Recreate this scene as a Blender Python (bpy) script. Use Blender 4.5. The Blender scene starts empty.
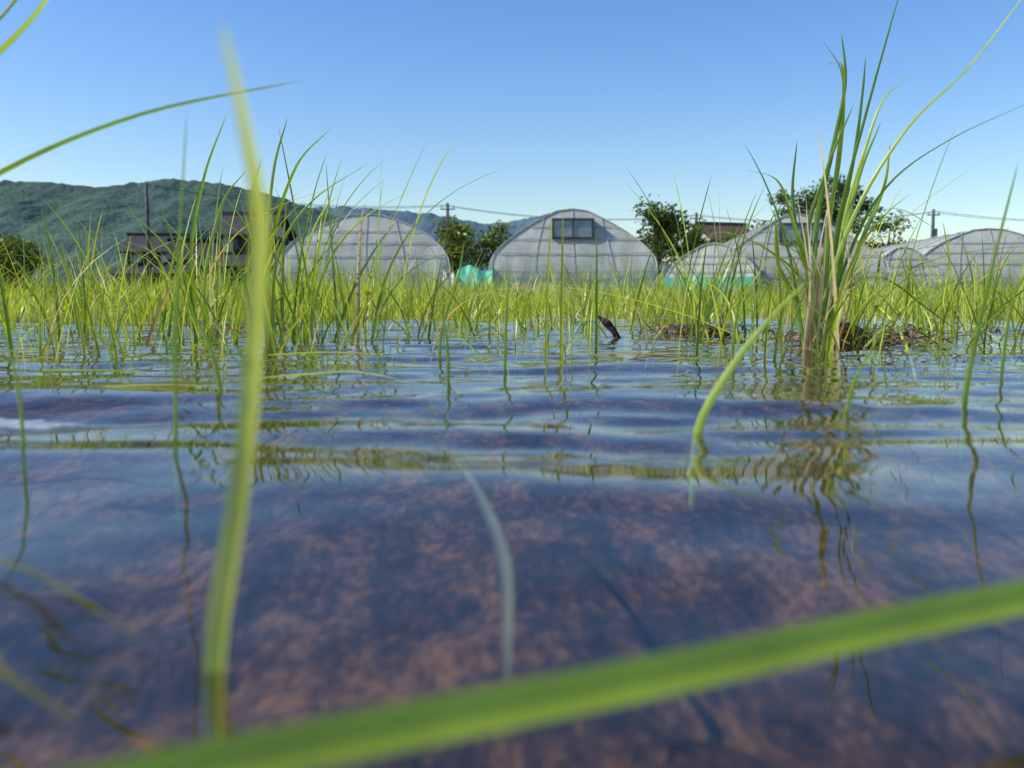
import bpy, math, random
import numpy as np
from mathutils import Vector, noise, Matrix
rng = np.random.default_rng(7); random.seed(7)
scn = bpy.context.scene

# ------------------------------------------------------------------ helpers
def new_obj(name, verts, faces, mat=None, parent=None, smooth=False, colors=None):
    me = bpy.data.meshes.new(name)
    if isinstance(verts, np.ndarray):
        faces = np.asarray(faces, dtype=np.int32)
        me.vertices.add(len(verts)); me.vertices.foreach_set('co', verts.astype(np.float32).ravel())
        k = faces.shape[1]
        me.loops.add(faces.size); me.loops.foreach_set('vertex_index', faces.ravel())
        me.polygons.add(len(faces))
        me.polygons.foreach_set('loop_start', np.arange(0, faces.size, k, dtype=np.int32))
        me.polygons.foreach_set('loop_total', np.full(len(faces), k, dtype=np.int32))
        me.update(calc_edges=True); me.validate()
    else:
        me.from_pydata(verts, [], faces); me.update()
    if smooth:
        me.polygons.foreach_set('use_smooth', np.ones(len(me.polygons), dtype=bool))
    if colors is not None:
        a = me.color_attributes.new('tint', 'FLOAT_COLOR', 'POINT')
        c = np.ones((len(me.vertices), 4), np.float32); c[:, :3] = colors
        a.data.foreach_set('color', c.ravel())
    ob = bpy.data.objects.new(name, me); scn.collection.objects.link(ob)
    if mat: me.materials.append(mat)
    if parent: ob.parent = parent
    return ob

def empty(name, loc=(0, 0, 0), rz=0):
    e = bpy.data.objects.new(name, None); e.location = loc; e.rotation_euler = (0, 0, rz)
    e.empty_display_size = 0.1
    scn.collection.objects.link(e); return e

def nt(name):
    m = bpy.data.materials.new(name); m.use_nodes = True
    t = m.node_tree; t.nodes.clear()
    return m, t, t.nodes, t.links

def simple_mat(name, c1, c2, scale=5, rough=0.8, bump=0.2, detail=4, bdist=0.02):
    m, t, N, L = nt(name)
    out = N.new('ShaderNodeOutputMaterial'); p = N.new('ShaderNodeBsdfPrincipled')
    tc = N.new('ShaderNodeTexCoord'); n = N.new('ShaderNodeTexNoise')
    n.inputs['Scale'].default_value = scale; n.inputs['Detail'].default_value = detail
    r = N.new('ShaderNodeValToRGB')
    r.color_ramp.elements[0].color = (*c1, 1); r.color_ramp.elements[1].color = (*c2, 1)
    r.color_ramp.elements[0].position = 0.35; r.color_ramp.elements[1].position = 0.65
    b = N.new('ShaderNodeBump'); b.inputs['Strength'].default_value = bump; b.inputs['Distance'].default_value = bdist
    L.new(tc.outputs['Object'], n.inputs['Vector']); L.new(n.outputs['Fac'], r.inputs['Fac'])
    L.new(r.outputs['Color'], p.inputs['Base Color']); L.new(n.outputs['Fac'], b.inputs['Height'])
    L.new(b.outputs['Normal'], p.inputs['Normal']); p.inputs['Roughness'].default_value = rough
    L.new(p.outputs['BSDF'], out.inputs['Surface'])
    return m

def leaf_mat(name, trans=0.45, gloss=0.05, streak=True):
    m, t, N, L = nt(name)
    out = N.new('ShaderNodeOutputMaterial'); at = N.new('ShaderNodeAttribute'); at.attribute_name = 'tint'
    tc = N.new('ShaderNodeTexCoord'); n = N.new('ShaderNodeTexNoise')
    n.inputs['Scale'].default_value = 60 if streak else 1.5; n.inputs['Detail'].default_value = 3
    mr = N.new('ShaderNodeMapRange'); mr.inputs['To Min'].default_value = 0.6; mr.inputs['To Max'].default_value = 1.35
    mx = N.new('ShaderNodeVectorMath'); mx.operation = 'SCALE'
    L.new(tc.outputs['Object'], n.inputs['Vector']); L.new(n.outputs['Fac'], mr.inputs['Value'])
    L.new(at.outputs['Color'], mx.inputs[0]); L.new(mr.outputs['Result'], mx.inputs['Scale'])
    d = N.new('ShaderNodeBsdfDiffuse'); tr = N.new('ShaderNodeBsdfTranslucent'); g = N.new('ShaderNodeBsdfGlossy')
    g.inputs['Roughness'].default_value = 0.4; g.inputs['Color'].default_value = (0.8, 0.85, 0.8, 1)
    L.new(mx.outputs[0], d.inputs['Color'])
    tm = N.new('ShaderNodeVectorMath'); tm.operation = 'MULTIPLY'; tm.inputs[1].default_value = (1.4, 1.3, 0.6)
    L.new(mx.outputs[0], tm.inputs[0]); L.new(tm.outputs[0], tr.inputs['Color'])
    m1 = N.new('ShaderNodeMixShader'); m1.inputs[0].default_value = trans
    m2 = N.new('ShaderNodeMixShader'); m2.inputs[0].default_value = gloss
    L.new(d.outputs[0], m1.inputs[1]); L.new(tr.outputs[0], m1.inputs[2])
    L.new(m1.outputs[0], m2.inputs[1]); L.new(g.outputs[0], m2.inputs[2])
    L.new(m2.outputs[0], out.inputs['Surface'])
    return m

M_grass = leaf_mat('rice_leaf')
M_tree = leaf_mat('tree_foliage', 0.25, 0.03, False)

# ribbons -------------------------------------------------------------------
def ribbons(paths, widths, side, cols, cross=2, prof=None):
    Nn, S, _ = paths.shape
    t = np.linspace(0, 1, S)
    if prof is None:
        prof = np.clip((1 - t) ** 0.5, 0.03, 1) * (0.6 + 0.4 * np.minimum(1, t * 3.5))
    w = widths[:, None] * prof[None, :] * 0.5
    if side.ndim == 2: side = np.repeat(side[:, None, :], S, 1)
    a = paths - side * w[..., None]; b = paths + side * w[..., None]
    if cross == 2:
        V = np.stack([a, b], 2); k = 2
    else:
        tan = np.gradient(paths, axis=1); nrm = np.cross(tan, side)
        nrm /= np.linalg.norm(nrm, axis=-1, keepdims=True) + 1e-9
        V = np.stack([a, paths - nrm * w[..., None] * 0.45, b], 2); k = 3
    V = V.reshape(-1, 3)
    base = (np.arange(Nn) * S * k)[:, None, None]
    s = (np.arange(S - 1) * k)[None, :, None]; c = np.arange(k - 1)[None, None, :]
    i = base + s + c
    F = np.stack([i, i + 1, i + k + 1, i + k], -1).reshape(-1, 4)
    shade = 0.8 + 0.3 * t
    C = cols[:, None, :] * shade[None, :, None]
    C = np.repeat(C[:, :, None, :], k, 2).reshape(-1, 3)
    return V, F, C

def palette(n, yellow=0.35, dead=0.03):
    g = np.array([0.17, 0.31, 0.018]); y = np.array([0.56, 0.62, 0.055]); d = np.array([0.55, 0.43, 0.21])
    f = np.clip(rng.normal(yellow, 0.34, n), 0, 1)[:, None]
    c = g * (1 - f) + y * f
    m = rng.random(n) < dead; c[m] = d
    return c * rng.uniform(0.6, 1.3, (n, 1))

def gen_blades(base, H, W, lean=0.25, curl=0.3, S=6, yellow=0.35, dead=0.04, cross=2):
    n = len(base); t = np.linspace(0, 1, S)[None, :]
    az = rng.uniform(0, 2 * math.pi, n)
    le = np.abs(rng.normal(0, lean, n)); cu = np.abs(rng.normal(0, curl, n))
    big = rng.random(n) < 0.12; cu[big] += 0.5
    hor = H[:, None] * (le[:, None] * t + cu[:, None] * t ** 2.6)
    z = H[:, None] * (t * np.sqrt(np.clip(1 - le ** 2, 0.2, 1))[:, None] - 0.45 * (cu ** 1.3)[:, None] * t ** 3)
    P = np.stack([base[:, 0:1] + np.cos(az)[:, None] * hor, base[:, 1:2] + np.sin(az)[:, None] * hor, base[:, 2:3] + z], -1)
    fa = rng.uniform(0, math.pi, n)
    tw = rng.normal(0, 0.7, n)[:, None] * t
    side = np.stack([np.cos(fa[:, None] + tw), np.sin(fa[:, None] + tw), np.zeros((n, S))], -1)
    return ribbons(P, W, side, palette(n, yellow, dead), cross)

def join(parts):
    V, F, C, o = [], [], [], 0
    for v, f, c in parts:
        V.append(v); F.append(f + o); C.append(c); o += len(v)
    return np.concatenate(V), np.concatenate(F), np.concatenate(C)

def catmull(pts, n=26):
    P = np.array(pts, float); P = np.vstack([2 * P[0] - P[1], P, 2 * P[-1] - P[-2]])
    out = []; m = len(P) - 3
    for u in np.linspace(0, m - 1e-6, n):
        i = int(u); f = u - i; a, b, c, d = P[i:i + 4]
        out.append(0.5 * (2 * b + (c - a) * f + (2 * a - 5 * b + 4 * c - d) * f * f + (3 * b - a - 3 * c + d) * f ** 3))
    return np.array(out)

def hero(pts, w, col=(0.17, 0.28, 0.025), side=(1, 0.1, 0), twist=0.0, prof=None):
    p = catmull(pts)[None]; S = p.shape[1]
    s = np.array(side, float); s /= np.linalg.norm(s)
    a = np.linspace(0, twist, S); sd = np.stack([s[0] * np.cos(a) - s[1] * np.sin(a), s[0] * np.sin(a) + s[1] * np.cos(a), np.full(S, s[2])], -1)[None]
    return ribbons(p, np.array([w]), sd, np.array([col], float), 3, prof)

# ------------------------------------------------------------------ world, sun, camera
SUN_EL, SUN_AZ = math.radians(40), math.radians(-98)   # azimuth clockwise from +Y
w = bpy.data.worlds.new('World'); scn.world = w; w.use_nodes = True
wn = w.node_tree.nodes; wl = w.node_tree.links; wn.clear()
sky = wn.new('ShaderNodeTexSky'); sky.sky_type = 'NISHITA'; sky.sun_disc = False
sky.sun_elevation = SUN_EL; sky.sun_rotation = SUN_AZ % (2 * math.pi)
sky.air_density = 1.3; sky.dust_density = 0.4; sky.ozone_density = 4.5; sky.altitude = 0
hs = wn.new('ShaderNodeHueSaturation'); hs.inputs['Saturation'].default_value = 1.24; hs.inputs['Value'].default_value = 1.14; hs.inputs['Hue'].default_value = 0.513
bg = wn.new('ShaderNodeBackground'); bg.inputs['Strength'].default_value = 0.15
wo = wn.new('ShaderNodeOutputWorld')
wl.new(sky.outputs[0], hs.inputs['Color']); wl.new(hs.outputs[0], bg.inputs[0]); wl.new(bg.outputs[0], wo.inputs[0])
sd = bpy.data.lights.new('sun', 'SUN'); sd.energy = 5.0; sd.angle = math.radians(0.5); sd.color = (1, 0.93, 0.80)
so = bpy.data.objects.new('sun', sd); scn.collection.objects.link(so)
dirv = Vector((math.sin(SUN_AZ) * math.cos(SUN_EL), math.cos(SUN_AZ) * math.cos(SUN_EL), math.sin(SUN_EL)))
so.rotation_euler = dirv.to_track_quat('Z', 'Y').to_euler(); so.location = dirv * 30

cd = bpy.data.cameras.new('camera'); cam = bpy.data.objects.new('camera', cd); scn.collection.objects.link(cam)
cam.location = (0, 0, 0.05); cam.rotation_euler = (math.radians(90 - 5.4), 0, 0)
cd.sensor_width = 36; cd.lens = 36 * 887 / 1024; cd.clip_start = 0.005; cd.clip_end = 12000
cd.dof.use_dof = True; cd.dof.focus_distance = 1.2; cd.dof.aperture_fstop = 13.5
scn.camera = cam
scn.view_settings.view_transform = 'Standard'; scn.view_settings.look = 'None'; scn.view_settings.exposure = 0

# ------------------------------------------------------------------ ground
def axis(lim_neg, lim_pos, step, fine, growth):
    def half(lim):
        v = [0]; s = step
        while v[-1] < lim:
            if v[-1] > fine: s *= growth
            v.append(v[-1] + s)
        return v[1:]
    return np.array([-a for a in half(lim_neg)][::-1] + [0] + half(lim_pos))

def grid(xs, ys):
    X, Y = np.meshgrid(xs, ys); nx, ny = len(xs), len(ys)
    i = (np.arange(ny - 1)[:, None] * nx + np.arange(nx - 1)[None, :]).ravel()
    return X, Y, np.stack([i, i + 1, i + nx + 1, i + nx], -1)

gx = axis(5000, 5000, 0.007, 0.6, 1.06); gy = axis(3000, 6000, 0.007, 1.4, 1.05)
X, Y, F = grid(gx, gy)
Z = np.full(X.shape, -0.038)
fade = np.clip(1.5 - np.hypot(X, Y), 0, 1)
lump = np.zeros(X.shape)
for k in range(70):
    a = rng.uniform(0, 2 * math.pi); lam = rng.uniform(0.025, 0.10); ph = rng.uniform(0, 6.28)
    lump += lam * 0.006 * np.sin((X * math.cos(a) + Y * math.sin(a)) * 2 * math.pi / lam + ph)
Z += lump * fade
def sm(a, b, x):
    t = np.clip((x - a) / (b - a), 0, 1); return t * t * (3 - 2 * t)
for (hx, hy, r, hh) in [(.26, 1.32, .05, .048), (.30, 1.27, .03, .046), (.40, 1.02, .055, .045), (.46, 1.08, .04, .047), (.36, .99, .04, .042), (.52, 1.2, .05, .045), (-.40, 1.35, .05, .042), (-.9, 1.5, .08, .042)]:
    Z += hh * np.exp(-(((X - hx) / r) ** 2 + ((Y - hy) / (r * .8)) ** 2))
up = np.maximum.reduce([sm(27, 28.2, Y), sm(4, 5, -Y), sm(38, 39, np.abs(X))])
Z = Z * (1 - up) + 0.12 * up
mud, t, N, L = nt('mud')
out = N.new('ShaderNodeOutputMaterial'); p = N.new('ShaderNodeBsdfPrincipled'); tc = N.new('ShaderNodeTexCoord')
mp = N.new('ShaderNodeMapping'); mp.inputs['Scale'].default_value = (1, 0.38, 1)
n1 = N.new('ShaderNodeTexNoise'); n1.inputs['Scale'].default_value = 260; n1.inputs['Detail'].default_value = 6; n1.inputs['Roughness'].default_value = 0.75
n2 = N.new('ShaderNodeTexNoise'); n2.inputs['Scale'].default_value = 48; n2.inputs['Detail'].default_value = 5; n2.inputs['Roughness'].default_value = 0.6
r1 = N.new('ShaderNodeValToRGB'); e = r1.color_ramp.elements
e[0].position = 0.41; e[0].color = (0.010, 0.007, 0.005, 1); e[1].position = 0.61; e[1].color = (0.19, 0.105, 0.045, 1)
e2 = e.new(0.50); e2.color = (0.050, 0.028, 0.014, 1)
ma = N.new('ShaderNodeMath'); ma.operation = 'MULTIPLY_ADD'; ma.inputs[1].default_value = 0.5
mb = N.new('ShaderNodeMath'); mb.operation = 'MULTIPLY'; mb.inputs[1].default_value = 0.5
L.new(tc.outputs['Object'], mp.inputs['Vector']); L.new(mp.outputs[0], n1.inputs['Vector']); L.new(mp.outputs[0], n2.inputs['Vector'])
L.new(n2.outputs['Fac'], mb.inputs[0]); L.new(n1.outputs['Fac'], ma.inputs[0]); L.new(mb.outputs[0], ma.inputs[2])
L.new(ma.outputs[0], r1.inputs['Fac']); L.new(r1.outputs['Color'], p.inputs['Base Color'])
bp = N.new('ShaderNodeBump'); bp.inputs['Strength'].default_value = 0.5; bp.inputs['Distance'].default_value = 0.003
L.new(ma.outputs[0], bp.inputs['Height']); L.new(bp.outputs['Normal'], p.inputs['Normal']); p.inputs['Roughness'].default_value = 0.9
p.inputs['Specular IOR Level'].default_value = 0.1
L.new(p.outputs[0], out.inputs['Surface'])
soil = simple_mat('grassy_soil', (0.05, 0.08, 0.018), (0.13, 0.16, 0.04), 1.3, 0.95, 0.3, 6)
g = new_obj('ground', np.stack([X, Y, Z], -1).reshape(-1, 3), F, mud, smooth=True)
g.data.materials.append(soil)
fc = up.ravel()[F].max(1) > 0.3
g.data.polygons.foreach_set('material_index', fc.astype(np.int32))

# ------------------------------------------------------------------ water
wx = axis(38.5, 38.5, 0.007, 0.8, 1.05)
wy = np.concatenate([np.linspace(-4.4, -0.3, 40)[:-1], np.arange(-0.3, 1.6, 0.0045)])
ys = [wy[-1]]; s = 0.0045
while ys[-1] < 27.6: s *= 1.03; ys.append(ys[-1] + s)
wy = np.concatenate([wy, ys[1:]])
X, Y, F = grid(wx, wy)
Z = np.zeros(X.shape); stepy = np.gradient(wy)[:, None]; stepx = np.gradient(wx)[None, :]
for k in range(56):
    lam = math.exp(rng.uniform(math.log(0.022), math.log(0.30))); a = rng.normal(0, 0.40)
    ky, kx = math.cos(a) / lam, math.sin(a) / lam
    slope = 0.0125 if lam > 0.12 else (0.0145 if lam > 0.04 else 0.010)
    f = np.clip((1 / (abs(ky) + 1e-6)) / stepy / 4 - 1, 0, 1) * np.clip((1 / (abs(kx) + 1e-6)) / stepx / 4 - 1, 0, 1)
    near = 0.3 + 0.7 * sm(0.14, 0.36, Y) if lam < 0.12 else 0.5 + 0.5 * sm(0.1, 0.3, Y)
    Z += f * near * slope * lam / 6.283 * np.sin(6.283 * (X * kx + Y * ky) + rng.uniform(0, 6.28))
wm, t, N, L = nt('paddy_water')
out = N.new('ShaderNodeOutputMaterial'); tc = N.new('ShaderNodeTexCoord')
mp = N.new('ShaderNodeMapping'); mp.inputs['Scale'].default_value = (0.45, 1, 1)
n1 = N.new('ShaderNodeTexNoise'); n1.inputs['Scale'].default_value = 30; n1.inputs['Detail'].default_value = 2.5
bp = N.new('ShaderNodeBump'); bp.inputs['Strength'].default_value = 0.35; bp.inputs['Distance'].default_value = 0.0014
L.new(tc.outputs['Object'], mp.inputs['Vector']); L.new(mp.outputs[0], n1.inputs['Vector']); L.new(n1.outputs['Fac'], bp.inputs['Height'])
# air/water reflectance, same from either side (the sheet does not bend light, so no total internal reflection)
geo = N.new('ShaderNodeNewGeometry'); io = N.new('ShaderNodeMapRange')
io.inputs['To Min'].default_value = 1.36; io.inputs['To Max'].default_value = 1 / 1.36
L.new(geo.outputs['Backfacing'], io.inputs['Value'])
fr = N.new('ShaderNodeFresnel'); L.new(io.outputs['Result'], fr.inputs['IOR'])
tr = N.new('ShaderNodeBsdfTransparent'); tr.inputs['Color'].default_value = (0.90, 0.86, 0.83, 1)
gl = N.new('ShaderNodeBsdfGlossy'); gl.inputs['Roughness'].default_value = 0.01; gl.inputs['Color'].default_value = (1, 1, 1, 1)
mx = N.new('ShaderNodeMixShader')
L.new(bp.outputs['Normal'], fr.inputs['Normal']); L.new(bp.outputs['Normal'], gl.inputs['Normal'])
L.new(fr.outputs[0], mx.inputs[0]); L.new(tr.outputs[0], mx.inputs[1]); L.new(gl.outputs[0], mx.inputs[2])
L.new(mx.outputs[0], out.inputs['Surface'])
new_obj('paddy_water', np.stack([X, Y, Z], -1).reshape(-1, 3), F, wm, smooth=True)

# ------------------------------------------------------------------ rice field mass
def scatter(n, y0, y1, spread=0.72, pw=1.0, margin=0.4):
    u = rng.random(n); y = y0 + (y1 - y0) * u ** pw
    x = rng.uniform(-1, 1, n) * (spread * y + margin)
    return x, y
parts = []
def tufts(nt_, per, y0, y1, H, W, pw, patch=None, **kw):
    x, y = scatter(nt_, y0, y1, pw=pw)
    if patch:
        pn = np.array([noise.noise(Vector((a * patch, b * patch, 5.5))) for a, b in zip(x, y)])
        k = pn > -.06; x, y = x[k], y[k]
    m_ = len(x)
    x2 = np.repeat(x, per) + rng.normal(0, 0.016, m_ * per); y2 = np.repeat(y, per) + rng.normal(0, 0.016, m_ * per)
    hh = np.repeat(rng.uniform(0.4, 1.65, m_), per) * rng.uniform(0.4, 1.1, m_ * per) * H
    parts.append(gen_blades(np.stack([x2, y2, np.full(len(x2), -0.03)], -1), hh, rng.uniform(0.6, 1.2, len(x2)) * W, **kw))
tufts(200, 6, 1.4, 2.4, 0.13, 0.0040, 0.8, patch=2.4, S=8, yellow=0.45)
tufts(700, 6, 2.1, 4.0, 0.17, 0.0046, 0.9, patch=1.8, S=6, yellow=0.5)
tufts(2500, 5, 3.0, 8, 0.225, 0.006, 0.8, patch=1.0, S=5, yellow=0.65)
tufts(5200, 5, 6, 27.5, 0.33, 0.011, 0.75, patch=.5, S=4, yellow=0.7)
x, y = scatter(17000, 2.4, 14, pw=1.0)
parts.append(gen_blades(np.stack([x, y, np.full(len(x), -0.02)], -1), rng.uniform(0.04, 0.11, len(x)), rng.uniform(0.004, 0.007, len(x)), S=4, yellow=0.95, lean=0.4))
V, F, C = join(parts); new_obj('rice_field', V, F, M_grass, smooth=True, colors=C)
parts = []
x = rng.uniform(-36, 36, 16000); y = rng.uniform(27.2, 36, 16000)
hm = np.array([.75 + .8 * noise.noise(Vector((a * .35, b * .3, 2))) for a, b in zip(x, y)])
parts.append(gen_blades(np.stack([x, y, np.full(len(x), 0.1)], -1), rng.uniform(0.2, 0.85, len(x)) * hm, rng.uniform(0.015, 0.035, len(x)), S=4, yellow=0.4))
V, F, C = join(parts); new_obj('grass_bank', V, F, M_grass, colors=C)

# sparse seedlings standing in open water
parts = []
n = 300; y = rng.uniform(0.75, 2.2, n); x = rng.uniform(-0.75, 0.75, n) * y
keep = ~((np.abs(x / y - 0.02) < 0.13) & (rng.random(n) < 0.5) & (y < 1.4)); x, y = x[keep], y[keep]; per = 3
x = np.repeat(x, per) + rng.normal(0, 0.008, len(x) * per); y = np.repeat(y, per) + rng.normal(0, 0.008, len(y) * per)
parts.append(gen_blades(np.stack([x, y, np.full(len(x), -0.03)], -1), rng.uniform(0.05, 0.18, len(x)), rng.uniform(0.002, 0.0042, len(x)), S=9, yellow=0.4, cross=3))
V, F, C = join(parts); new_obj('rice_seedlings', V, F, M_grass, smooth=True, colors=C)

# larger plants
def plant(x, y, H, n, spread=0.015, W=0.0052, lean=0.2, curl=0.28, yellow=0.4, extra=None, dead=0.06):
    b = np.stack([rng.normal(0, spread, n) + x, rng.normal(0, spread, n) + y, np.full(n, -0.03)], -1)
    ps = [gen_blades(b, (H + 0.03) * rng.uniform(0.4, 1.0, n) ** 0.8, rng.uniform(0.6, 1.15, n) * W, S=14, lean=lean, curl=curl, yellow=yellow, cross=3, dead=dead)]
    if extra: ps += extra
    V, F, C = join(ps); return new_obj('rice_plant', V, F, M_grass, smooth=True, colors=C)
G1 = (0.18, 0.32, 0.022); G2 = (0.34, 0.49, 0.04); G3 = (0.50, 0.60, 0.06); ST = (0.72, 0.60, 0.38)
lh = [hero([(-.29, 1.05, -.03), (-.285, 1.05, .10), (-.25, 1.04, .20), (-.205, 1.03, .245)], .0062, G1, side=(1, .4, 0), twist=.6),
      hero([(-.285, 1.06, -.03), (-.29, 1.06, .10), (-.28, 1.06, .20), (-.262, 1.06, .262)], .0060, G2, side=(1, -.3, 0), twist=.5),
      hero([(-.28, 1.04, -.03), (-.275, 1.04, .09), (-.235, 1.04, .16), (-.165, 1.03, .205)], .0055, G2, side=(1, .3, 0), twist=-.5),
      hero([(-.29, 1.06, -.03), (-.30, 1.06, .08), (-.305, 1.05, .16), (-.29, 1.05, .215)], .0062, G1, side=(1, .1, 0), twist=.8)]
plant(-.285, 1.05, .2, 6, extra=lh)
lh = [hero([(-.39, 1.1, -.03), (-.395, 1.1, .10), (-.375, 1.1, .20), (-.345, 1.1, .275)], .0062, G1, side=(1, .4, 0), twist=.6),
      hero([(-.39, 1.12, -.03), (-.385, 1.12, .08), (-.36, 1.12, .17), (-.33, 1.12, .21)], .0058, G2, side=(1, -.4, 0), twist=.6)]
plant(-.39, 1.1, .2, 6, extra=lh)
for (x, y, H, n) in [(-0.375, 1.1, 0.30, 9), (-0.35, 1.06, 0.24, 7), (-0.27, 1.1, 0.28, 9), (-0.235, 1.08, 0.29, 10), (-0.17, 1.05, 0.26, 8),
                     (-0.13, 1.15, 0.14, 7), (-0.56, 1.15, 0.19, 8), (-0.50, 1.25, 0.19, 8), (-0.45, 1.3, 0.25, 9), (-0.64, 1.35, 0.19, 9), (-0.42, 1.0, .19, 6), (-.31, 1.25, .25, 8),
                     (0.03, 1.5, 0.12, 5), (0.20, 1.4, 0.17, 8), (0.245, 1.15, 0.25, 11), (0.27, 1.3, 0.27, 10), (.12, 1.45, .14, 6), (.27, 1.05, .2, 7),
                     (0.44, 1.25, 0.19, 8), (0.49, 1.3, 0.21, 9), (0.58, 1.2, 0.19, 8), (0.68, 1.5, 0.20, 8), (-0.78, 1.6, 0.22, 8), (-0.1, 1.7, 0.15, 6), (-.95, 1.7, .22, 8), (.85, 1.6, .22, 8)]:
    plant(x, y, H, n)
# big right clump
Yc = 0.95
ex = []
def fan(tips, y, base, w, col):
    for k, pts in enumerate(tips):
        P = [(base[0] + random.uniform(-.022, .022), y + random.uniform(-.03, .03), -0.03)]
        dy = random.uniform(-0.05, 0.05)
        for j, (px, pz) in enumerate(pts): P.append((px, y + dy * (j + 1) / len(pts), pz))
        ex.append(hero(P, w * random.uniform(0.85, 1.15), col if k % 2 else G1, side=(1, random.uniform(-.5, .5), 0), twist=random.uniform(-.7, .7)))
fan([[(.345, .12), (.375, .25), (.409, .38)],
     [(.350, .12), (.40, .22), (.46, .285), (.522, .375)],
     [(.355, .10), (.39, .17), (.45, .215), (.53, .252)],
     [(.34, .12), (.352, .22), (.357, .30), (.338, .305)],
     [(.32, .12), (.332, .20), (.342, .27), (.335, .32)],
     [(.35, .12), (.372, .21), (.39, .26), (.42, .285)],
     [(.31, .10), (.325, .18), (.35, .25)],
     [(.33, .10), (.34, .2), (.338, .275), (.315, .31)],
     [(.33, .08), (.37, .13), (.42, .15), (.47, .13)],
     [(.31, .08), (.29, .13), (.27, .17), (.235, .18)],
     [(.31, .10), (.30, .16), (.305, .22)],
     [(.35, .10), (.365, .18), (.385, .235)],
     [(.345, .10), (.365, .2), (.375, .27), (.38, .31)],
     [(.31, .06), (.27, .10), (.22, .12), (.19, .11)],
     [(.30, .05), (.28, .09), (.275, .14)],
     [(.37, .10), (.40, .17), (.41, .22)],
     [(.35, .05), (.40, .075), (.46, .04), (.50, .015)]], Yc, (.332, 0), 0.0060, G2)
for k in range(12):
    x0 = .322 + random.uniform(-.022, .014)
    ex.append(hero([(x0, Yc - .03, -.02), (x0 + random.uniform(-.012, .01), Yc - .055, .06), (x0 + random.uniform(-.024, .012), Yc - .065, random.uniform(.09, .16))], 0.0032, ST if k % 4 else (.5, .34, .17), side=(1, random.uniform(-1.2, -.4), 0)))
plant(.335, Yc, 0.24, 20, spread=0.042, lean=0.32, curl=0.35, extra=ex, yellow=0.5)

# single near plants / leaves
def blade_obj(name, plist):
    V, F, C = join(plist); return new_obj(name, V, F, M_grass, smooth=True, colors=C)
blade_obj('rice_leaf', [hero([(-.0415, .118, -.03), (-.041, .118, 0), (-.037, .121, .029), (-.0335, .119, .058), (-.0335, .114, .071), (-.0345, .109, .083)], .0035, (.54, .62, .15), side=(1, .25, 0), twist=.5)])
blade_obj('rice_leaf', [hero([(-.075, .052, .005), (-.036, .068, .0100), (.0146, .089, .0110), (.066, .112, .0115), (.11, .131, .009), (.16, .15, -.01)], .0042, (.38, .54, .04), side=(-.25, .45, .75), prof=np.clip(np.minimum(1, 0.5 + np.linspace(0, 1, 26) * 3), .05, 1))])
blade_obj('rice_leaf', [hero([(-.34, .40, -.03), (-.30, .40, .06), (-.231, .40, .104), (-.165, .40, .131), (-.092, .40, .146)], .0044, G1, side=(.1, .8, -.4)),
                        hero([(-.345, .40, -.03), (-.32, .40, .09), (-.227, .40, .156), (-.19, .40, .195)], .005, G2, side=(.1, .8, -.4)),
                        hero([(-.345, .40, -.03), (-.31, .40, .11), (-.228, .40, .168), (-.20, .40, .205)], .004, G3)])
blade_obj('rice_leaf', [hero([(.226, .44, -.03), (.226, .44, 0), (.231, .44, .035), (.238, .44, .075), (.2465, .44, .117)], .0036, G2)])
blade_obj('rice_leaf', [hero([(.070, .34, -.03), (.072, .34, 0), (.083, .34, .022), (.097, .34, .041), (.113, .34, .058)], .0040, (.46, .60, .08), side=(.9, -.3, -.3))])
blade_obj('rice_leaf', [hero([(.150, .40, -.03), (.152, .40, 0), (.157, .40, .018), (.168, .40, .038)], .0026, G3)])
blade_obj('rice_leaf', [hero([(-.121, .316, -.03), (-.121, .316, 0), (-.119, .316, .05), (-.113, .316, .116)], .0018, G2)])
blade_obj('rice_leaf', [hero([(-.168, .30, -.03), (-.167, .30, 0), (-.169, .30, .028), (-.178, .30, .055)], .0018, G2)])
blade_obj('rice_leaf', [hero([(-.155, .47, -.03), (-.155, .47, 0), (-.162, .47, .03), (-.180, .47, .06)], .0032, G2),
                        hero([(-.150, .50, -.03), (-.150, .50, 0), (-.148, .5, .05), (-.165, .50, .10)], .003, G1)])
blade_obj('rice_leaf', [hero([(-.005, .63, -.03), (-.005, .63, 0), (-.004, .63, .04), (-.001, .63, .075)], .003, G2)])
blade_obj('rice_leaf', [hero([(.31, .56, -.03), (.31, .56, 0), (.315, .56, .05), (.33, .56, .08)], .003, G2), hero([(-.06, .75, -.03), (-.06, .75, .02), (-.045, .75, .07), (-.04, .75, .10)], .003, G2),
                        hero([(-.04, .55, -.03), (-.04, .55, .02), (-.045, .55, .05)], .0026, G2), hero([(.045, .8, -.03), (.045, .8, .02), (.04, .8, .07)], .003, G3), hero([(.18, .72, -.03), (.18, .72, .02), (.19, .72, .09)], .003, G2)])
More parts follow.
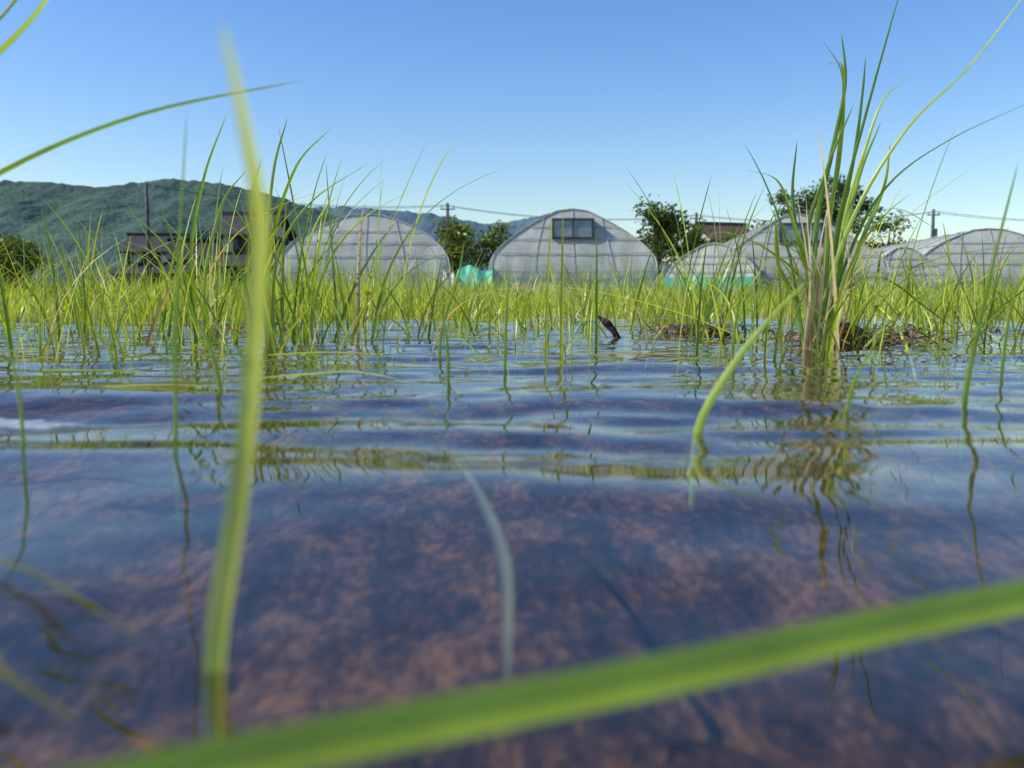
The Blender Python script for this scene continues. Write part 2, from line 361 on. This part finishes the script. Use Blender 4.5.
# leaves lying on the water
blade_obj('floating_leaf', [hero([(-.12, .175, -.001), (-.09, .156, .0025), (-.07, .138, .003), (-.053, .125, .0003)], .0014, (.20, .20, .02), side=(.3, .8, .0))])
blade_obj('floating_leaf', [hero([(-.10, .125, -.001), (-.075, .118, .004), (-.064, .108, .003), (-.052, .103, -.001)], .0020, (.20, .21, .02), side=(.3, .8, .0))])
blade_obj('submerged_leaf', [hero([(-.0245, .30, .0008), (-.014, .26, -.0005), (-.006, .215, -.0018), (-.0015, .18, -.004), (-.0008, .155, -.008), (-.001, .14, -.014)], .0026, (.26, .31, .20), side=(1, .3, .2), prof=np.clip(np.sin(np.linspace(0.1, 3.0, 26)), .1, 1))])
blade_obj('floating_leaf', [hero([(-.16, .56, .001), (-.13, .555, .004), (-.10, .56, .005), (-.07, .55, .001)], .005, G3, side=(.1, 1, .15)),
                            hero([(-.33, .62, .001), (-.29, .60, .003), (-.25, .61, .001)], .005, G2, side=(.1, 1, .1))])
blade_obj('floating_leaf', [hero([(-.24, .50, .001), (-.20, .495, .003), (-.16, .505, .001)], .005, (.45, .50, .2), side=(.1, 1, .1)), hero([(.06, .78, .001), (.10, .785, .004), (.15, .775, .001)], .006, (.45, .42, .2), side=(.1, 1, .1)),
                            hero([(-.22, .80, .001), (-.17, .79, .004), (-.11, .81, .001)], .006, G3, side=(.1, 1, .1)), hero([(-.50, .85, .001), (-.44, .84, .004), (-.38, .86, .001)], .007, (.4, .36, .16), side=(.1, 1, .1))])
ps = []
for k in range(420):
    x, y = random.choice([(.26, 1.3), (.26, 1.28), (.38, 1.0), (.44, 1.04), (.33, .97), (-.4, 1.33), (.52, 1.18)]); x += random.gauss(0, .035); y += random.gauss(0, .035)
    a = random.uniform(0, 6.28); l = random.uniform(.01, .04)
    z = random.uniform(0, .012)
    ps.append(hero([(x, y, z), (x + math.cos(a) * l * .5, y + math.sin(a) * l * .5, z + random.uniform(0, .008)), (x + math.cos(a) * l, y + math.sin(a) * l, z * .5)], .0035,
                   random.choice([(.20, .11, .05), (.33, .21, .11), (.07, .045, .025), (.12, .07, .035), (.5, .4, .24)]), side=(-math.sin(a), math.cos(a), .3)))
for k in range(340):
    y = random.uniform(.4, 2.0); x = random.uniform(-.65, .65) * y
    a = random.gauss(0, .6); l = random.uniform(.005, .035) if y < .7 else random.uniform(.008, .06)
    ps.append(hero([(x, y, .0005), (x + math.cos(a) * l * .5, y + math.sin(a) * l * .5, .003), (x + math.cos(a) * l, y + math.sin(a) * l, .0005)], .0014 if y < .7 else .0036,
                   random.choice([(.20, .12, .05), (.33, .24, .11), (.3, .42, .05), (.4, .5, .08)]), side=(-math.sin(a), math.cos(a), .15)))
blade_obj('straw_debris', ps)
scum = simple_mat('pale_scum', (.16, .2, .24), (.42, .45, .45), 160, .6, .3, 4, .001)
def blob(name, cx, cy, rx, ry, z=.0004, mat=scum):
    vs = [(cx, cy, z + .0004)]; m = 60
    for i in range(m):
        a = i / m * 6.283; r = 1 + .25 * math.sin(3 * a + cx * 50) + .2 * math.sin(7 * a + cy * 90) + .12 * math.sin(17 * a)
        vs.append((cx + rx * r * math.cos(a), cy + ry * r * math.sin(a), z))
    return new_obj(name, vs, [(0, i + 1, (i + 1) % m + 1) for i in range(m)], mat, smooth=True)
blob('floating_scum', -.205, .352, .024, .014)
stub = simple_mat('dark_stem', (.02, .014, .01), (.07, .045, .03), 90, .9, .5)
def tube(pts, rad, seg=7):
    V, F = [], []
    P = [Vector(p) for p in pts]
    for i, p in enumerate(P):
        d = (P[min(i + 1, len(P) - 1)] - P[max(i - 1, 0)]).normalized()
        ref = Vector((0.31, 0.93, 0.17)); a = (ref - d * ref.dot(d)).normalized(); b = d.cross(a)
        for s in range(seg):
            an = s / seg * 6.2832; V.append(tuple(p + (a * math.cos(an) + b * math.sin(an)) * rad[i]))
    for i in range(len(P) - 1):
        for s in range(seg): F.append((i * seg + s, i * seg + (s + 1) % seg, (i + 1) * seg + (s + 1) % seg, (i + 1) * seg + s))
    F.append(tuple(range(seg))[::-1]); F.append(tuple((len(P) - 1) * seg + s for s in range(seg)))
    return V, F
V, F = tube([(.140, 1.12, -.03), (.134, 1.12, .001), (.128, 1.12, .012), (.120, 1.12, .021), (.108, 1.12, .030)], [.003, .0045, .0042, .0055, .0015])
new_obj('broken_stem', V, F, stub)

# ------------------------------------------------------------------ materials for structures
film, t, N, L = nt('greenhouse_film')
out = N.new('ShaderNodeOutputMaterial'); tc = N.new('ShaderNodeTexCoord')
n1 = N.new('ShaderNodeTexNoise'); n1.inputs['Scale'].default_value = .9; n1.inputs['Detail'].default_value = 6; n1.inputs['Distortion'].default_value = .6
mp = N.new('ShaderNodeMapping'); mp.inputs['Scale'].default_value = (1.2, 1, 0.7)
r1 = N.new('ShaderNodeValToRGB'); r1.color_ramp.elements[0].position = .3; r1.color_ramp.elements[1].position = .72
r1.color_ramp.elements[0].color = (.42, .44, .40, 1); r1.color_ramp.elements[1].color = (.68, .70, .63, 1)
L.new(tc.outputs['Object'], mp.inputs[0]); L.new(mp.outputs[0], n1.inputs['Vector']); L.new(n1.outputs['Fac'], r1.inputs['Fac'])
bp = N.new('ShaderNodeBump'); bp.inputs['Strength'].default_value = .4; bp.inputs['Distance'].default_value = .12; L.new(n1.outputs['Fac'], bp.inputs['Height'])
d = N.new('ShaderNodeBsdfDiffuse'); tl = N.new('ShaderNodeBsdfTranslucent'); gl = N.new('ShaderNodeBsdfGlossy'); gl.inputs['Roughness'].default_value = .45
for q in (d, tl): L.new(r1.outputs[0], q.inputs['Color'])
for q in (d, tl, gl): L.new(bp.outputs[0], q.inputs['Normal'])
a = N.new('ShaderNodeMixShader'); a.inputs[0].default_value = .3; L.new(d.outputs[0], a.inputs[1]); L.new(tl.outputs[0], a.inputs[2])
b = N.new('ShaderNodeMixShader'); b.inputs[0].default_value = .03; L.new(a.outputs[0], b.inputs[1]); L.new(gl.outputs[0], b.inputs[2])
L.new(b.outputs[0], out.inputs['Surface'])
M_pipe = simple_mat('steel_pipe', (.26, .27, .28), (.4, .41, .42), 8, .5, .1)
M_fpipe = simple_mat('film_clip_rail', (.30, .30, .29), (.44, .44, .41), 8, .6, .1)
M_teal = simple_mat('teal_sheet', (.04, .36, .26), (.09, .52, .38), 3, .6, .5)
M_white = simple_mat('white_sheet', (.6, .61, .58), (.8, .8, .76), 3, .5, .5)
M_dark = simple_mat('dark_opening', (.03, .035, .04), (.07, .075, .08), 2, .4, .1)
M_glass = simple_mat('vent_panel', (.2, .23, .26), (.34, .37, .4), 2, .3, .1)
M_tile = simple_mat('roof_tile', (.022, .022, .025), (.045, .045, .047), 6, .8, .5)
M_redtile = simple_mat('brown_roof_tile', (.09, .05, .035), (.15, .09, .065), 6, .7, .5)
M_wood = simple_mat('dark_wood_wall', (.025, .02, .017), (.05, .038, .03), 4, .85, .4)
M_plaster = simple_mat('plaster', (.4, .4, .38), (.56, .55, .52), 2, .9, .2)
M_conc = simple_mat('pole_concrete', (.06, .055, .05), (.12, .11, .10), 5, .9, .2)
M_bark = simple_mat('bark', (.04, .03, .02), (.12, .09, .06), 12, .95, .6)

def box(name, lo, hi, mat, parent):
    x0, y0, z0 = lo; x1, y1, z1 = hi
    v = [(x0, y0, z0), (x1, y0, z0), (x1, y1, z0), (x0, y1, z0), (x0, y0, z1), (x1, y0, z1), (x1, y1, z1), (x0, y1, z1)]
    f = [(0, 3, 2, 1), (4, 5, 6, 7), (0, 1, 5, 4), (1, 2, 6, 5), (2, 3, 7, 6), (3, 0, 4, 7)]
    return new_obj(name, v, f, mat, parent)

def greenhouse(x, y, w_, h, length, rz, window=True, teal=False, round_=1.0, rake=2.2):
    e = empty('greenhouse', (x, y, .12), rz); hw = w_ / 2
    prof = []
    sh = h * .38
    prof.append((-hw, 0)); prof.append((-hw, sh * .8))
    m = 18
    for i in range(m + 1):
        a = math.pi * (1 - i / m); cx = math.cos(a); sz = math.sin(a)
        xx = hw * math.copysign(abs(cx) ** 0.95, cx)
        tri = min(1, (1 - abs(xx) / hw) / .86)
        zz = sh + (h - sh) * (round_ * sz + (1 - round_) * tri)
        prof.append((xx, zz))
    prof.append((hw, sh * .8)); prof.append((hw, 0))
    P = np.array(prof); ns = int(length / .5) + 1
    def fy(z): return rake * max(0, (z - sh * .8) / h) ** 1.3
    V, F = [], []; k = len(P)
    for j in range(ns):
        sag = 1.0 if j % 2 == 0 else .988
        for (px, pz) in P: V.append((px * sag, fy(pz) + (length - fy(pz)) * j / (ns - 1), pz * sag))
    for j in range(ns - 1):
        for i in range(k - 1): F.append((j * k + i, j * k + i + 1, (j + 1) * k + i + 1, (j + 1) * k + i))
    new_obj('film_cover', V, F, film, e, smooth=True)
    def topz(xx): return float(np.interp(xx, P[1:-1, 0], P[1:-1, 1]))
    for nm in ('front_wall', 'rear_wall'):
        V, F = [], []; nx, nz = 41, 15
        for i in range(nx):
            xx = -hw * .995 + 2 * hw * .995 * i / (nx - 1); zt = topz(xx) * .997 if abs(xx) < hw * .99 else sh * .8
            for j in range(nz):
                zz = zt * j / (nz - 1)
                yy = fy(zz) + .01 - .025 * abs(math.sin(i * math.pi / 5)) * math.sin(j / (nz - 1) * math.pi) + .02 * noise.noise(Vector((xx * 1.3 + x, zz * 2, 0))) if nm == 'front_wall' else length - .02
                V.append((xx, yy, zz))
        for i in range(nx - 1):
            for j in range(nz - 1): q = i * nz + j; F.append((q, q + nz, q + nz + 1, q + 1))
        new_obj(nm, V, F, film, e, smooth=True)
    Vt, Ft = [], []
    def add(pts, r):
        v, f = tube(pts, [r] * len(pts), 5); o = len(Vt); Vt.extend(v); Ft.extend([tuple(q + o for q in ff) for ff in f])
    add([(px * 1.004, fy(pz) - .03, pz * 1.004 + .01) for px, pz in P], .03)
    for j in range(6, ns, 4): add([(px * 1.004, j * .5, pz * 1.004 + .01) for px, pz in P], .03)
    for f_ in (-.5, 0, .5):
        add([(f_ * hw * (1 - .3 * q * q), fy(topz(f_ * hw * (1 - .3 * q * q)) * q) - .05, topz(f_ * hw * (1 - .3 * q * q)) * q) for q in np.linspace(0, 1, 9)], .016)
    for zf in (.30, .50, .66, .80):
        zz = h * zf
        xs_ = [q for q in np.linspace(-hw, hw, 81) if topz(q) > zz or zz < sh * .8]
        add([(xs_[0], fy(zz) - .07, zz), (0, fy(zz) - .08, zz - .04), (xs_[-1], fy(zz) - .07, zz)], .02)
    for i in (4, 7, 11, 15, 18):
        add([(P[i, 0] * 1.006, fy(P[i, 1]) - .03, P[i, 1] * 1.006), (P[i, 0] * 1.006, length, P[i, 1] * 1.006)], .03)
    new_obj('frame_pipes', Vt, Ft, M_fpipe, e)
    if window:
        b_ = fy(h * .68); z0, z1 = h * .68, h * .86
        box('vent_window', (-.82, b_ - .16, z0), (.82, b_ + .5, z1), M_glass, e)
        for nm, lo, hi in (('window_sill', (-.92, b_ - .22, z0 - .09), (.92, b_ + .5, z0 - .004)), ('window_head', (-.92, b_ - .22, z1 + .004), (.92, b_ + .6, z1 + .09)),
                           ('window_jamb_a', (-.91, b_ - .21, z0), (-.824, b_ + .5, z1)), ('window_jamb_b', (.824, b_ - .21, z0), (.91, b_ + .5, z1)), ('window_mullion', (-.03, b_ - .20, z0), (.03, b_ - .165, z1))):
            box(nm, lo, hi, M_dark, e)
    if teal:
        box('skirt_sheet', (-hw - .04, -.18, 0), (hw, -.13, .85), M_teal, e); box('side_sheet', (-hw - .12, -.1, .02), (-hw - .05, length * .9, .9), M_teal, e)
    else:
        box('skirt_board', (-hw + .02, -.18, 0), (hw - .02, -.13, .45), M_white, e)
    return e
greenhouse(-6.45, 39, 7.4, 3.75, 26, .06, round_=.75, window=False)
greenhouse(2.65, 38.7, 7.2, 3.95, 26, -.02, round_=.45)
greenhouse(12.2, 37.5, 6.9, 3.6, 24, -.10, round_=.25)
greenhouse(8.0, 35.8, 3.6, 2.2, 20, -.35, window=False, teal=True, round_=.6, rake=.8)
greenhouse(22.9, 42, 7.6, 3.35, 24, -.1, round_=.6, window=False)
greenhouse(17.6, 40, 3.4, 2.3, 16, -.2, window=False, round_=.4, rake=.8)
greenhouse(32, 44, 7.4, 3.6, 24, -.1, round_=.6)
def sheet(name, x, y, w_, h, mat):
    V, F = [], []; nx, ny = 30, 10
    for j in range(ny):
        for i in range(nx):
            u = i / (nx - 1); v = j / (ny - 1)
            zz = h * math.sin(min(1, v * 1.1) * math.pi / 2) * (.75 + .45 * noise.noise(Vector((u * 3 + x, v * 1, 1)))) * min(1, 2.2 * math.sin(max(.02, u * math.pi)) + .3)
            V.append((x + (u - .5) * w_, y + v * .8 + .25 * noise.noise(Vector((u * 6, v * 2, x))), .1 + zz))
    for j in range(ny - 1):
        for i in range(nx - 1): q = j * nx + i; F.append((q, q + 1, q + nx + 1, q + nx))
    return new_obj(name, V, F, mat, smooth=True)
sheet('teal_tarpaulin', -1.6, 38.0, 1.9, 1.8, M_teal)
sheet('teal_tarpaulin', -10.3, 38.7, .7, 1.4, M_teal)
sheet('white_tarpaulin', -2.7, 37.7, .6, 1.4, M_white)

# ------------------------------------------------------------------ houses
def gable(name, x0, x1, y0, y1, z, rise, mat, parent, over=.6, th=.16):
    xa, xb, ya, yb = x0 - over, x1 + over, y0 - over, y1 + over; ym = (ya + yb) / 2
    v = []
    for xx in (xa, xb): v += [(xx, ya, z - .15), (xx, ym, z + rise), (xx, yb, z - .15), (xx, yb, z - .15 - th), (xx, ym, z + rise - th), (xx, ya, z - .15 - th)]
    f = [(0, 6, 7, 1), (1, 7, 8, 2), (2, 8, 9, 3), (3, 9, 10, 4), (4, 10, 11, 5), (5, 11, 6, 0), (0, 1, 4, 5), (1, 2, 3, 4), (6, 11, 10, 7), (7, 10, 9, 8)]
    return new_obj(name, v, f, mat, parent)
def house(x, y, w_, d_, h1, h2, roofm, rz, wallm=M_wood):
    e = empty('farmhouse', (x, y, .1), rz); hw = w_ / 2
    box('ground_floor_wall', (-hw, 0, 0), (hw, d_, h1), wallm, e)
    v = [(-hw - .9, -1.1, h1 - .35), (hw + .9, -1.1, h1 - .35), (hw - .6, .8, h1 + .55), (-hw + .6, .8, h1 + .55), (-hw - .9, d_ + 1.1, h1 - .35), (hw + .9, d_ + 1.1, h1 - .35), (hw - .6, d_ - .8, h1 + .55), (-hw + .6, d_ - .8, h1 + .55)]
    new_obj('lower_roof', v, [(0, 1, 2, 3), (1, 5, 6, 2), (5, 4, 7, 6), (4, 0, 3, 7), (0, 4, 5, 1), (3, 2, 6, 7)], roofm, e)
    box('upper_wall', (-hw + .9, .95, h1 + .45), (hw - .9, d_ - .95, h2), M_wood, e)
    rise = 1.5
    gable('upper_roof', -hw + .9, hw - .9, .95, d_ - .95, h2 + .15, rise, roofm, e)
    ym = d_ / 2
    for s in (-1, 1):
        xx = s * (hw - .95)
        new_obj('gable_wall', [(xx, .95, h2), (xx, d_ - .95, h2), (xx, ym, h2 + rise)], [(0, 1, 2)], M_plaster, e)
    box('ridge_cap', (-hw + .25, ym - .16, h2 + .15 + rise - .05), (hw - .25, ym + .16, h2 + .15 + rise + .22), roofm, e)
    n_ = max(2, int(w_ / 2.4))
    for i in range(n_):
        cx = -hw + (i + .5) * w_ / n_
        box('window', (cx - .75, -.05, .9), (cx + .75, -.02, 2.1), M_dark, e); box('window_frame', (cx - .82, -.09, 2.1), (cx + .82, -.01, 2.2), M_plaster, e)
        box('window_mullion', (cx - .03, -.08, .9), (cx + .03, -.052, 2.1), M_plaster, e)
    if h2 - h1 > 1.6:
        for cx in (-hw * .4, hw * .4):
            box('upper_window', (cx - .7, .9, h1 + .9), (cx + .7, .94, h2 - .3), M_dark, e)
            box('upper_panel', (cx - .35, .86, h1 + .75), (cx + .35, .895, h2 - .2), M_plaster, e)
    return e
house(-32.5, 80, 6.0, 7, 2.6, 4.3, M_tile, .12)
house(-19.6, 64, 5.4, 6.5, 2.7, 4.7, M_tile, -.1)
house(-25.5, 72, 5.0, 6, 2.4, 3.2, M_tile, .3)
house(21.2, 84, 6, 6.5, 2.8, 5.6, M_redtile, .3)
house(-60, 85, 9, 7, 2.7, 4.8, M_tile, -.2)

# ------------------------------------------------------------------ utility poles and wires
def pole(x, y, h, rz=0):
    e = empty('utility_pole', (x, y, 0), rz)
    V, F = tube([(0, 0, 0), (0, 0, h * .5), (0, 0, h)], [.19, .16, .12], 10); new_obj('shaft', V, F, M_conc, e, smooth=True)
    box('crossarm', (-.6, -.05, h - .55), (.6, .05, h - .45), M_pipe, e)
    for k in (-.5, .5):
        V, F = tube([(k, 0, h - .45), (k, 0, h - .36), (k, 0, h - .22)], [.03, .06, .04], 8); new_obj('insulator', V, F, M_plaster, e)
    V, F = tube([(.3, .1, h - 2.4), (.3, .1, h - 1.7)], [.2, .2], 12); new_obj('transformer', V, F, M_pipe, e)
pts = [(-60, 66, 8.4), (-28.4, 70, 9.2), (-5.3, 74, 8.0), (16, 78, 7.6), (37.5, 80, 8.1), (62, 84, 8.2)]
for (x, y, h) in pts: pole(x, y, h, .12)
Vt, Ft = [], []
for a_, b_ in zip(pts[:-1], pts[1:]):
    for off, dz in ((-.5, -.22), (.5, -.22)):
        q = []
        for i in range(17):
            u = i / 16; q.append((a_[0] + (b_[0] - a_[0]) * u + off * .1, a_[1] + (b_[1] - a_[1]) * u + off, a_[2] + (b_[2] - a_[2]) * u + dz - .7 * 4 * u * (1 - u)))
        v, f = tube(q, [.018] * 17, 4); o = len(Vt); Vt += v; Ft += [tuple(z + o for z in ff) for ff in f]
new_obj('power_lines', Vt, Ft, M_dark)

# ------------------------------------------------------------------ trees
def tree(name, x, y, h, lobes, nleaf, size, col, trunk_r=.16, flat=1.0):
    e = empty(name, (x, y, .05))
    Vt, Ft = [], []
    def add(pts_, rad):
        v, f = tube(pts_, rad, 7); o = len(Vt); Vt.extend(v); Ft.extend([tuple(z + o for z in ff) for ff in f])
    add([(0, 0, -.1), (.05, 0, h * .25), (-.05, .05, h * .5), (0, 0, h * .82)], [trunk_r * 1.3, trunk_r, trunk_r * .7, trunk_r * .25])
    Ls = []; C = []
    for (lx, ly, lz, r) in lobes:
        add([(0, 0, max(.3, lz * .45)), (lx * .5, ly * .5, lz * .75), (lx, ly, lz)], [trunk_r * .5, trunk_r * .32, trunk_r * .1])
        n = int(nleaf * r * r)
        d = rng.normal(size=(n, 3)); d /= np.linalg.norm(d, axis=1, keepdims=True)
        rr = rng.random(n) ** .5
        bump_ = np.array([noise.noise(Vector((float(q[0]) * 2.2 + lx * 3, float(q[1]) * 2.2 + ly, float(q[2]) * 2.2 + lz))) for q in d])
        R = r * (1 + .8 * bump_)
        p = d * (R * rr)[:, None]; p[:, 2] *= .8 * flat
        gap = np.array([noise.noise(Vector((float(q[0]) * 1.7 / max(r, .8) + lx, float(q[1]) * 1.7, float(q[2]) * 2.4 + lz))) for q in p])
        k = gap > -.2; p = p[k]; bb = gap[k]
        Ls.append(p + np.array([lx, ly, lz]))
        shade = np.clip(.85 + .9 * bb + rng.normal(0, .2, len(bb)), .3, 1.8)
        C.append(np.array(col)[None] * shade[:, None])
    new_obj('trunk_and_limbs', Vt, Ft, M_bark, e, smooth=True)
    p = np.concatenate(Ls); C = np.concatenate(C); n = len(p)
    u = rng.normal(size=(n, 3)); u /= np.linalg.norm(u, axis=1, keepdims=True)
    v = np.cross(u, rng.normal(size=(n, 3))); v /= np.linalg.norm(v, axis=1, keepdims=True)
    s_ = rng.uniform(.5, 1.3, n)[:, None] * size
    Q = np.stack([p - u * s_, p - v * s_ * .5, p + u * s_, p + v * s_ * .5], 1).reshape(-1, 3)
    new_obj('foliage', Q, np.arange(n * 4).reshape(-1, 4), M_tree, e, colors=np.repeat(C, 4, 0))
    return e
def lobes_rand(n, rad, z0, z1, r0, r1):
    o = []
    for i in range(n):
        a = random.uniform(0, 6.28); q = rad * math.sqrt(random.random()); z = random.uniform(z0, z1)
        taper = 1 - .5 * (z - z0) / (z1 - z0 + 1e-6)
        o.append((q * math.cos(a) * taper, q * math.sin(a) * taper, z, random.uniform(r0, r1)))
    return o
DG = (.085, .13, .025); MG = (.15, .20, .035)
tree('broadleaf_tree', -3.3, 52, 4.4, lobes_rand(11, 1.9, 1.6, 4.0, .9, 1.2), 460, .13, MG)
tree('broadleaf_tree', -.9, 53, 4.4, lobes_rand(9, 1.1, 1.5, 4.2, .7, .9), 460, .13, MG)
tree('broadleaf_tree', 9.4, 58, 6.6, lobes_rand(12, 2.0, 2.6, 5.5, .9, 1.2), 460, .15, DG)
tree('broadleaf_tree', 12.6, 60, 5.6, lobes_rand(8, 1.6, 2, 4.6, .9, 1.1), 460, .15, MG)
tree('broadleaf_tree', 15.6, 62, 5.6, lobes_rand(8, 1.7, 2, 4.4, .9, 1.1), 440, .15, MG)
tree('pine_tree', 24.3, 70, 9.6, [(-2.6, 0, 6.6, 1.2), (-1.2, .5, 7.8, 1.3), (.6, -.3, 8.7, 1.3), (2.2, .4, 8.2, 1.2), (3.2, 0, 7.2, 1.1), (-3.2, .3, 7.9, .9), (1, .2, 6.6, 1.4), (-.6, -.5, 5.6, 1.3), (2.2, .3, 5.8, 1.2), (0, 0, 4.6, 1.3), (0, 0, 7.4, 1.4), (-1.6, 0, 6.2, 1.3)], 540, .15, DG, .25, .9)
tree('broadleaf_tree', 30.3, 72, 7, lobes_rand(10, 2.1, 3, 6.2, 1.0, 1.3), 440, .15, MG)
tree('broadleaf_tree', 19.6, 70, 6.2, lobes_rand(10, 2.2, 2, 5.3, 1., 1.3), 440, .15, DG)
tree('broadleaf_tree', -31, 56, 4.6, lobes_rand(10, 2.2, 1.2, 3.5, .9, 1.3), 420, .15, MG)
tree('broadleaf_tree', -34.5, 60, 4.6, lobes_rand(8, 2.0, 1.4, 3.8, .9, 1.3), 420, .15, DG)
tree('broadleaf_tree', 44, 75, 6, lobes_rand(9, 2.0, 2.4, 4.6, .9, 1.3), 400, .15, DG)
n = 22000; x = rng.uniform(-60, 60, n)
hh = np.array([1.2 + 1.1 * noise.noise(Vector((q * .25, 3, 0))) + .5 * noise.noise(Vector((q * 1.1, 7, 0))) for q in x])
p = np.stack([x, 93 + rng.uniform(-1.5, 1.5, n), np.clip(hh, .3, 3) * rng.random(n) ** .6 * 1.3], -1)
u = rng.normal(size=(n, 3)); u /= np.linalg.norm(u, axis=1, keepdims=True); v = np.cross(u, rng.normal(size=(n, 3))); v /= np.linalg.norm(v, axis=1, keepdims=True)
s_ = rng.uniform(.15, .35, n)[:, None]
Q = np.stack([p - u * s_, p - v * s_ * .6, p + u * s_, p + v * s_ * .6], 1).reshape(-1, 3)
new_obj('hedge', Q, np.arange(n * 4).reshape(-1, 4), M_tree, colors=np.repeat(np.array(DG)[None] * rng.uniform(.5, 1.5, (n, 1)), 4, 0))

# ------------------------------------------------------------------ mountains
def mountain(name, Y0, prof, depth, cols, rough, seed, tex, bump):
    px = np.array([p_[0] for p_ in prof]); pz = np.array([p_[1] for p_ in prof])
    xs = np.linspace(px[0], px[-1], 520); ys_ = np.linspace(-1, 1, 70)
    X, Y, F = grid(xs, ys_)
    H = np.interp(X, px, pz); Z = np.zeros(X.shape)
    for j in range(X.shape[0]):
        for i in range(X.shape[1]):
            xx, yy = X[j, i], Y[j, i]
            s = noise.fractal(Vector((xx / (Y0 * .10) + seed, yy * 1.6, seed)), 1.0, 2.1, 5)
            s2 = noise.fractal(Vector((xx / (Y0 * .012) + seed, yy * 9, seed)), .6, 2.1, 4)
            env = max(0, 1 - abs(yy)) ** .85
            Z[j, i] = H[j, i] * (env * (1 + .02 * s2) + rough * s * (1 - env) * env * 2.4)
    m, t, N, L = nt(name + '_hazed_forest')
    out = N.new('ShaderNodeOutputMaterial'); d = N.new('ShaderNodeBsdfDiffuse'); tc = N.new('ShaderNodeTexCoord')
    v = N.new('ShaderNodeTexVoronoi'); v.inputs['Scale'].default_value = tex * 6
    n1 = N.new('ShaderNodeTexNoise'); n1.inputs['Scale'].default_value = tex; n1.inputs['Detail'].default_value = 9; n1.inputs['Roughness'].default_value = .65
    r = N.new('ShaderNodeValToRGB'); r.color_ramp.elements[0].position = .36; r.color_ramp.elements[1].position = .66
    r.color_ramp.elements[0].color = (*cols[0], 1); r.color_ramp.elements[1].color = (*cols[1], 1)  # cols are forest tones with bluish distance haze mixed in
    L.new(tc.outputs['Object'], n1.inputs[0]); L.new(tc.outputs['Object'], v.inputs[0]); L.new(n1.outputs[0], r.inputs[0]); L.new(r.outputs[0], d.inputs[0])
    ad = N.new('ShaderNodeMath'); ad.operation = 'SUBTRACT'; L.new(n1.outputs[0], ad.inputs[0]); L.new(v.outputs[0], ad.inputs[1])
    b = N.new('ShaderNodeBump'); b.inputs['Strength'].default_value = bump; b.inputs['Distance'].default_value = 7; L.new(ad.outputs[0], b.inputs['Height']); L.new(b.outputs[0], d.inputs['Normal'])
    L.new(d.outputs[0], out.inputs[0])
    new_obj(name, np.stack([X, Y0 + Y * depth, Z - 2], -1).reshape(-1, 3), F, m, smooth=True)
k = 1500 / 887
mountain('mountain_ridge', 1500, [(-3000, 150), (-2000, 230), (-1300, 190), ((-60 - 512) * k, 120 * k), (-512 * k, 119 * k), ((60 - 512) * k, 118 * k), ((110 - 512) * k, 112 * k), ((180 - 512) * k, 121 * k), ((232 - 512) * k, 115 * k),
         ((290 - 512) * k, 101 * k), ((340 - 512) * k, 84 * k), ((400 - 512) * k, 60 * k), ((470 - 512) * k, 30 * k), ((560 - 512) * k, 4 * k)], 560, ((.048, .086, .085), (.095, .15, .108)), .22, 3.3, .02, .35)  # blue-green haze is part of the ridge colours, no air volume
k = 3200 / 887
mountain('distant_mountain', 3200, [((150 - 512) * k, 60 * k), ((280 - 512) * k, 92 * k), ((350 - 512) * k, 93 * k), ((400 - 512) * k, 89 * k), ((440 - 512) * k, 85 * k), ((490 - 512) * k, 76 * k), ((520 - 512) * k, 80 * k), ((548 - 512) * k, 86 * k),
         ((590 - 512) * k, 72 * k), ((640 - 512) * k, 50 * k), ((700 - 512) * k, 20 * k), ((760 - 512) * k, 6 * k)], 900, ((.085, .14, .18), (.11, .17, .20)), .12, 9.1, .006, .08)  # bluer colours paint in the thicker haze of the far range
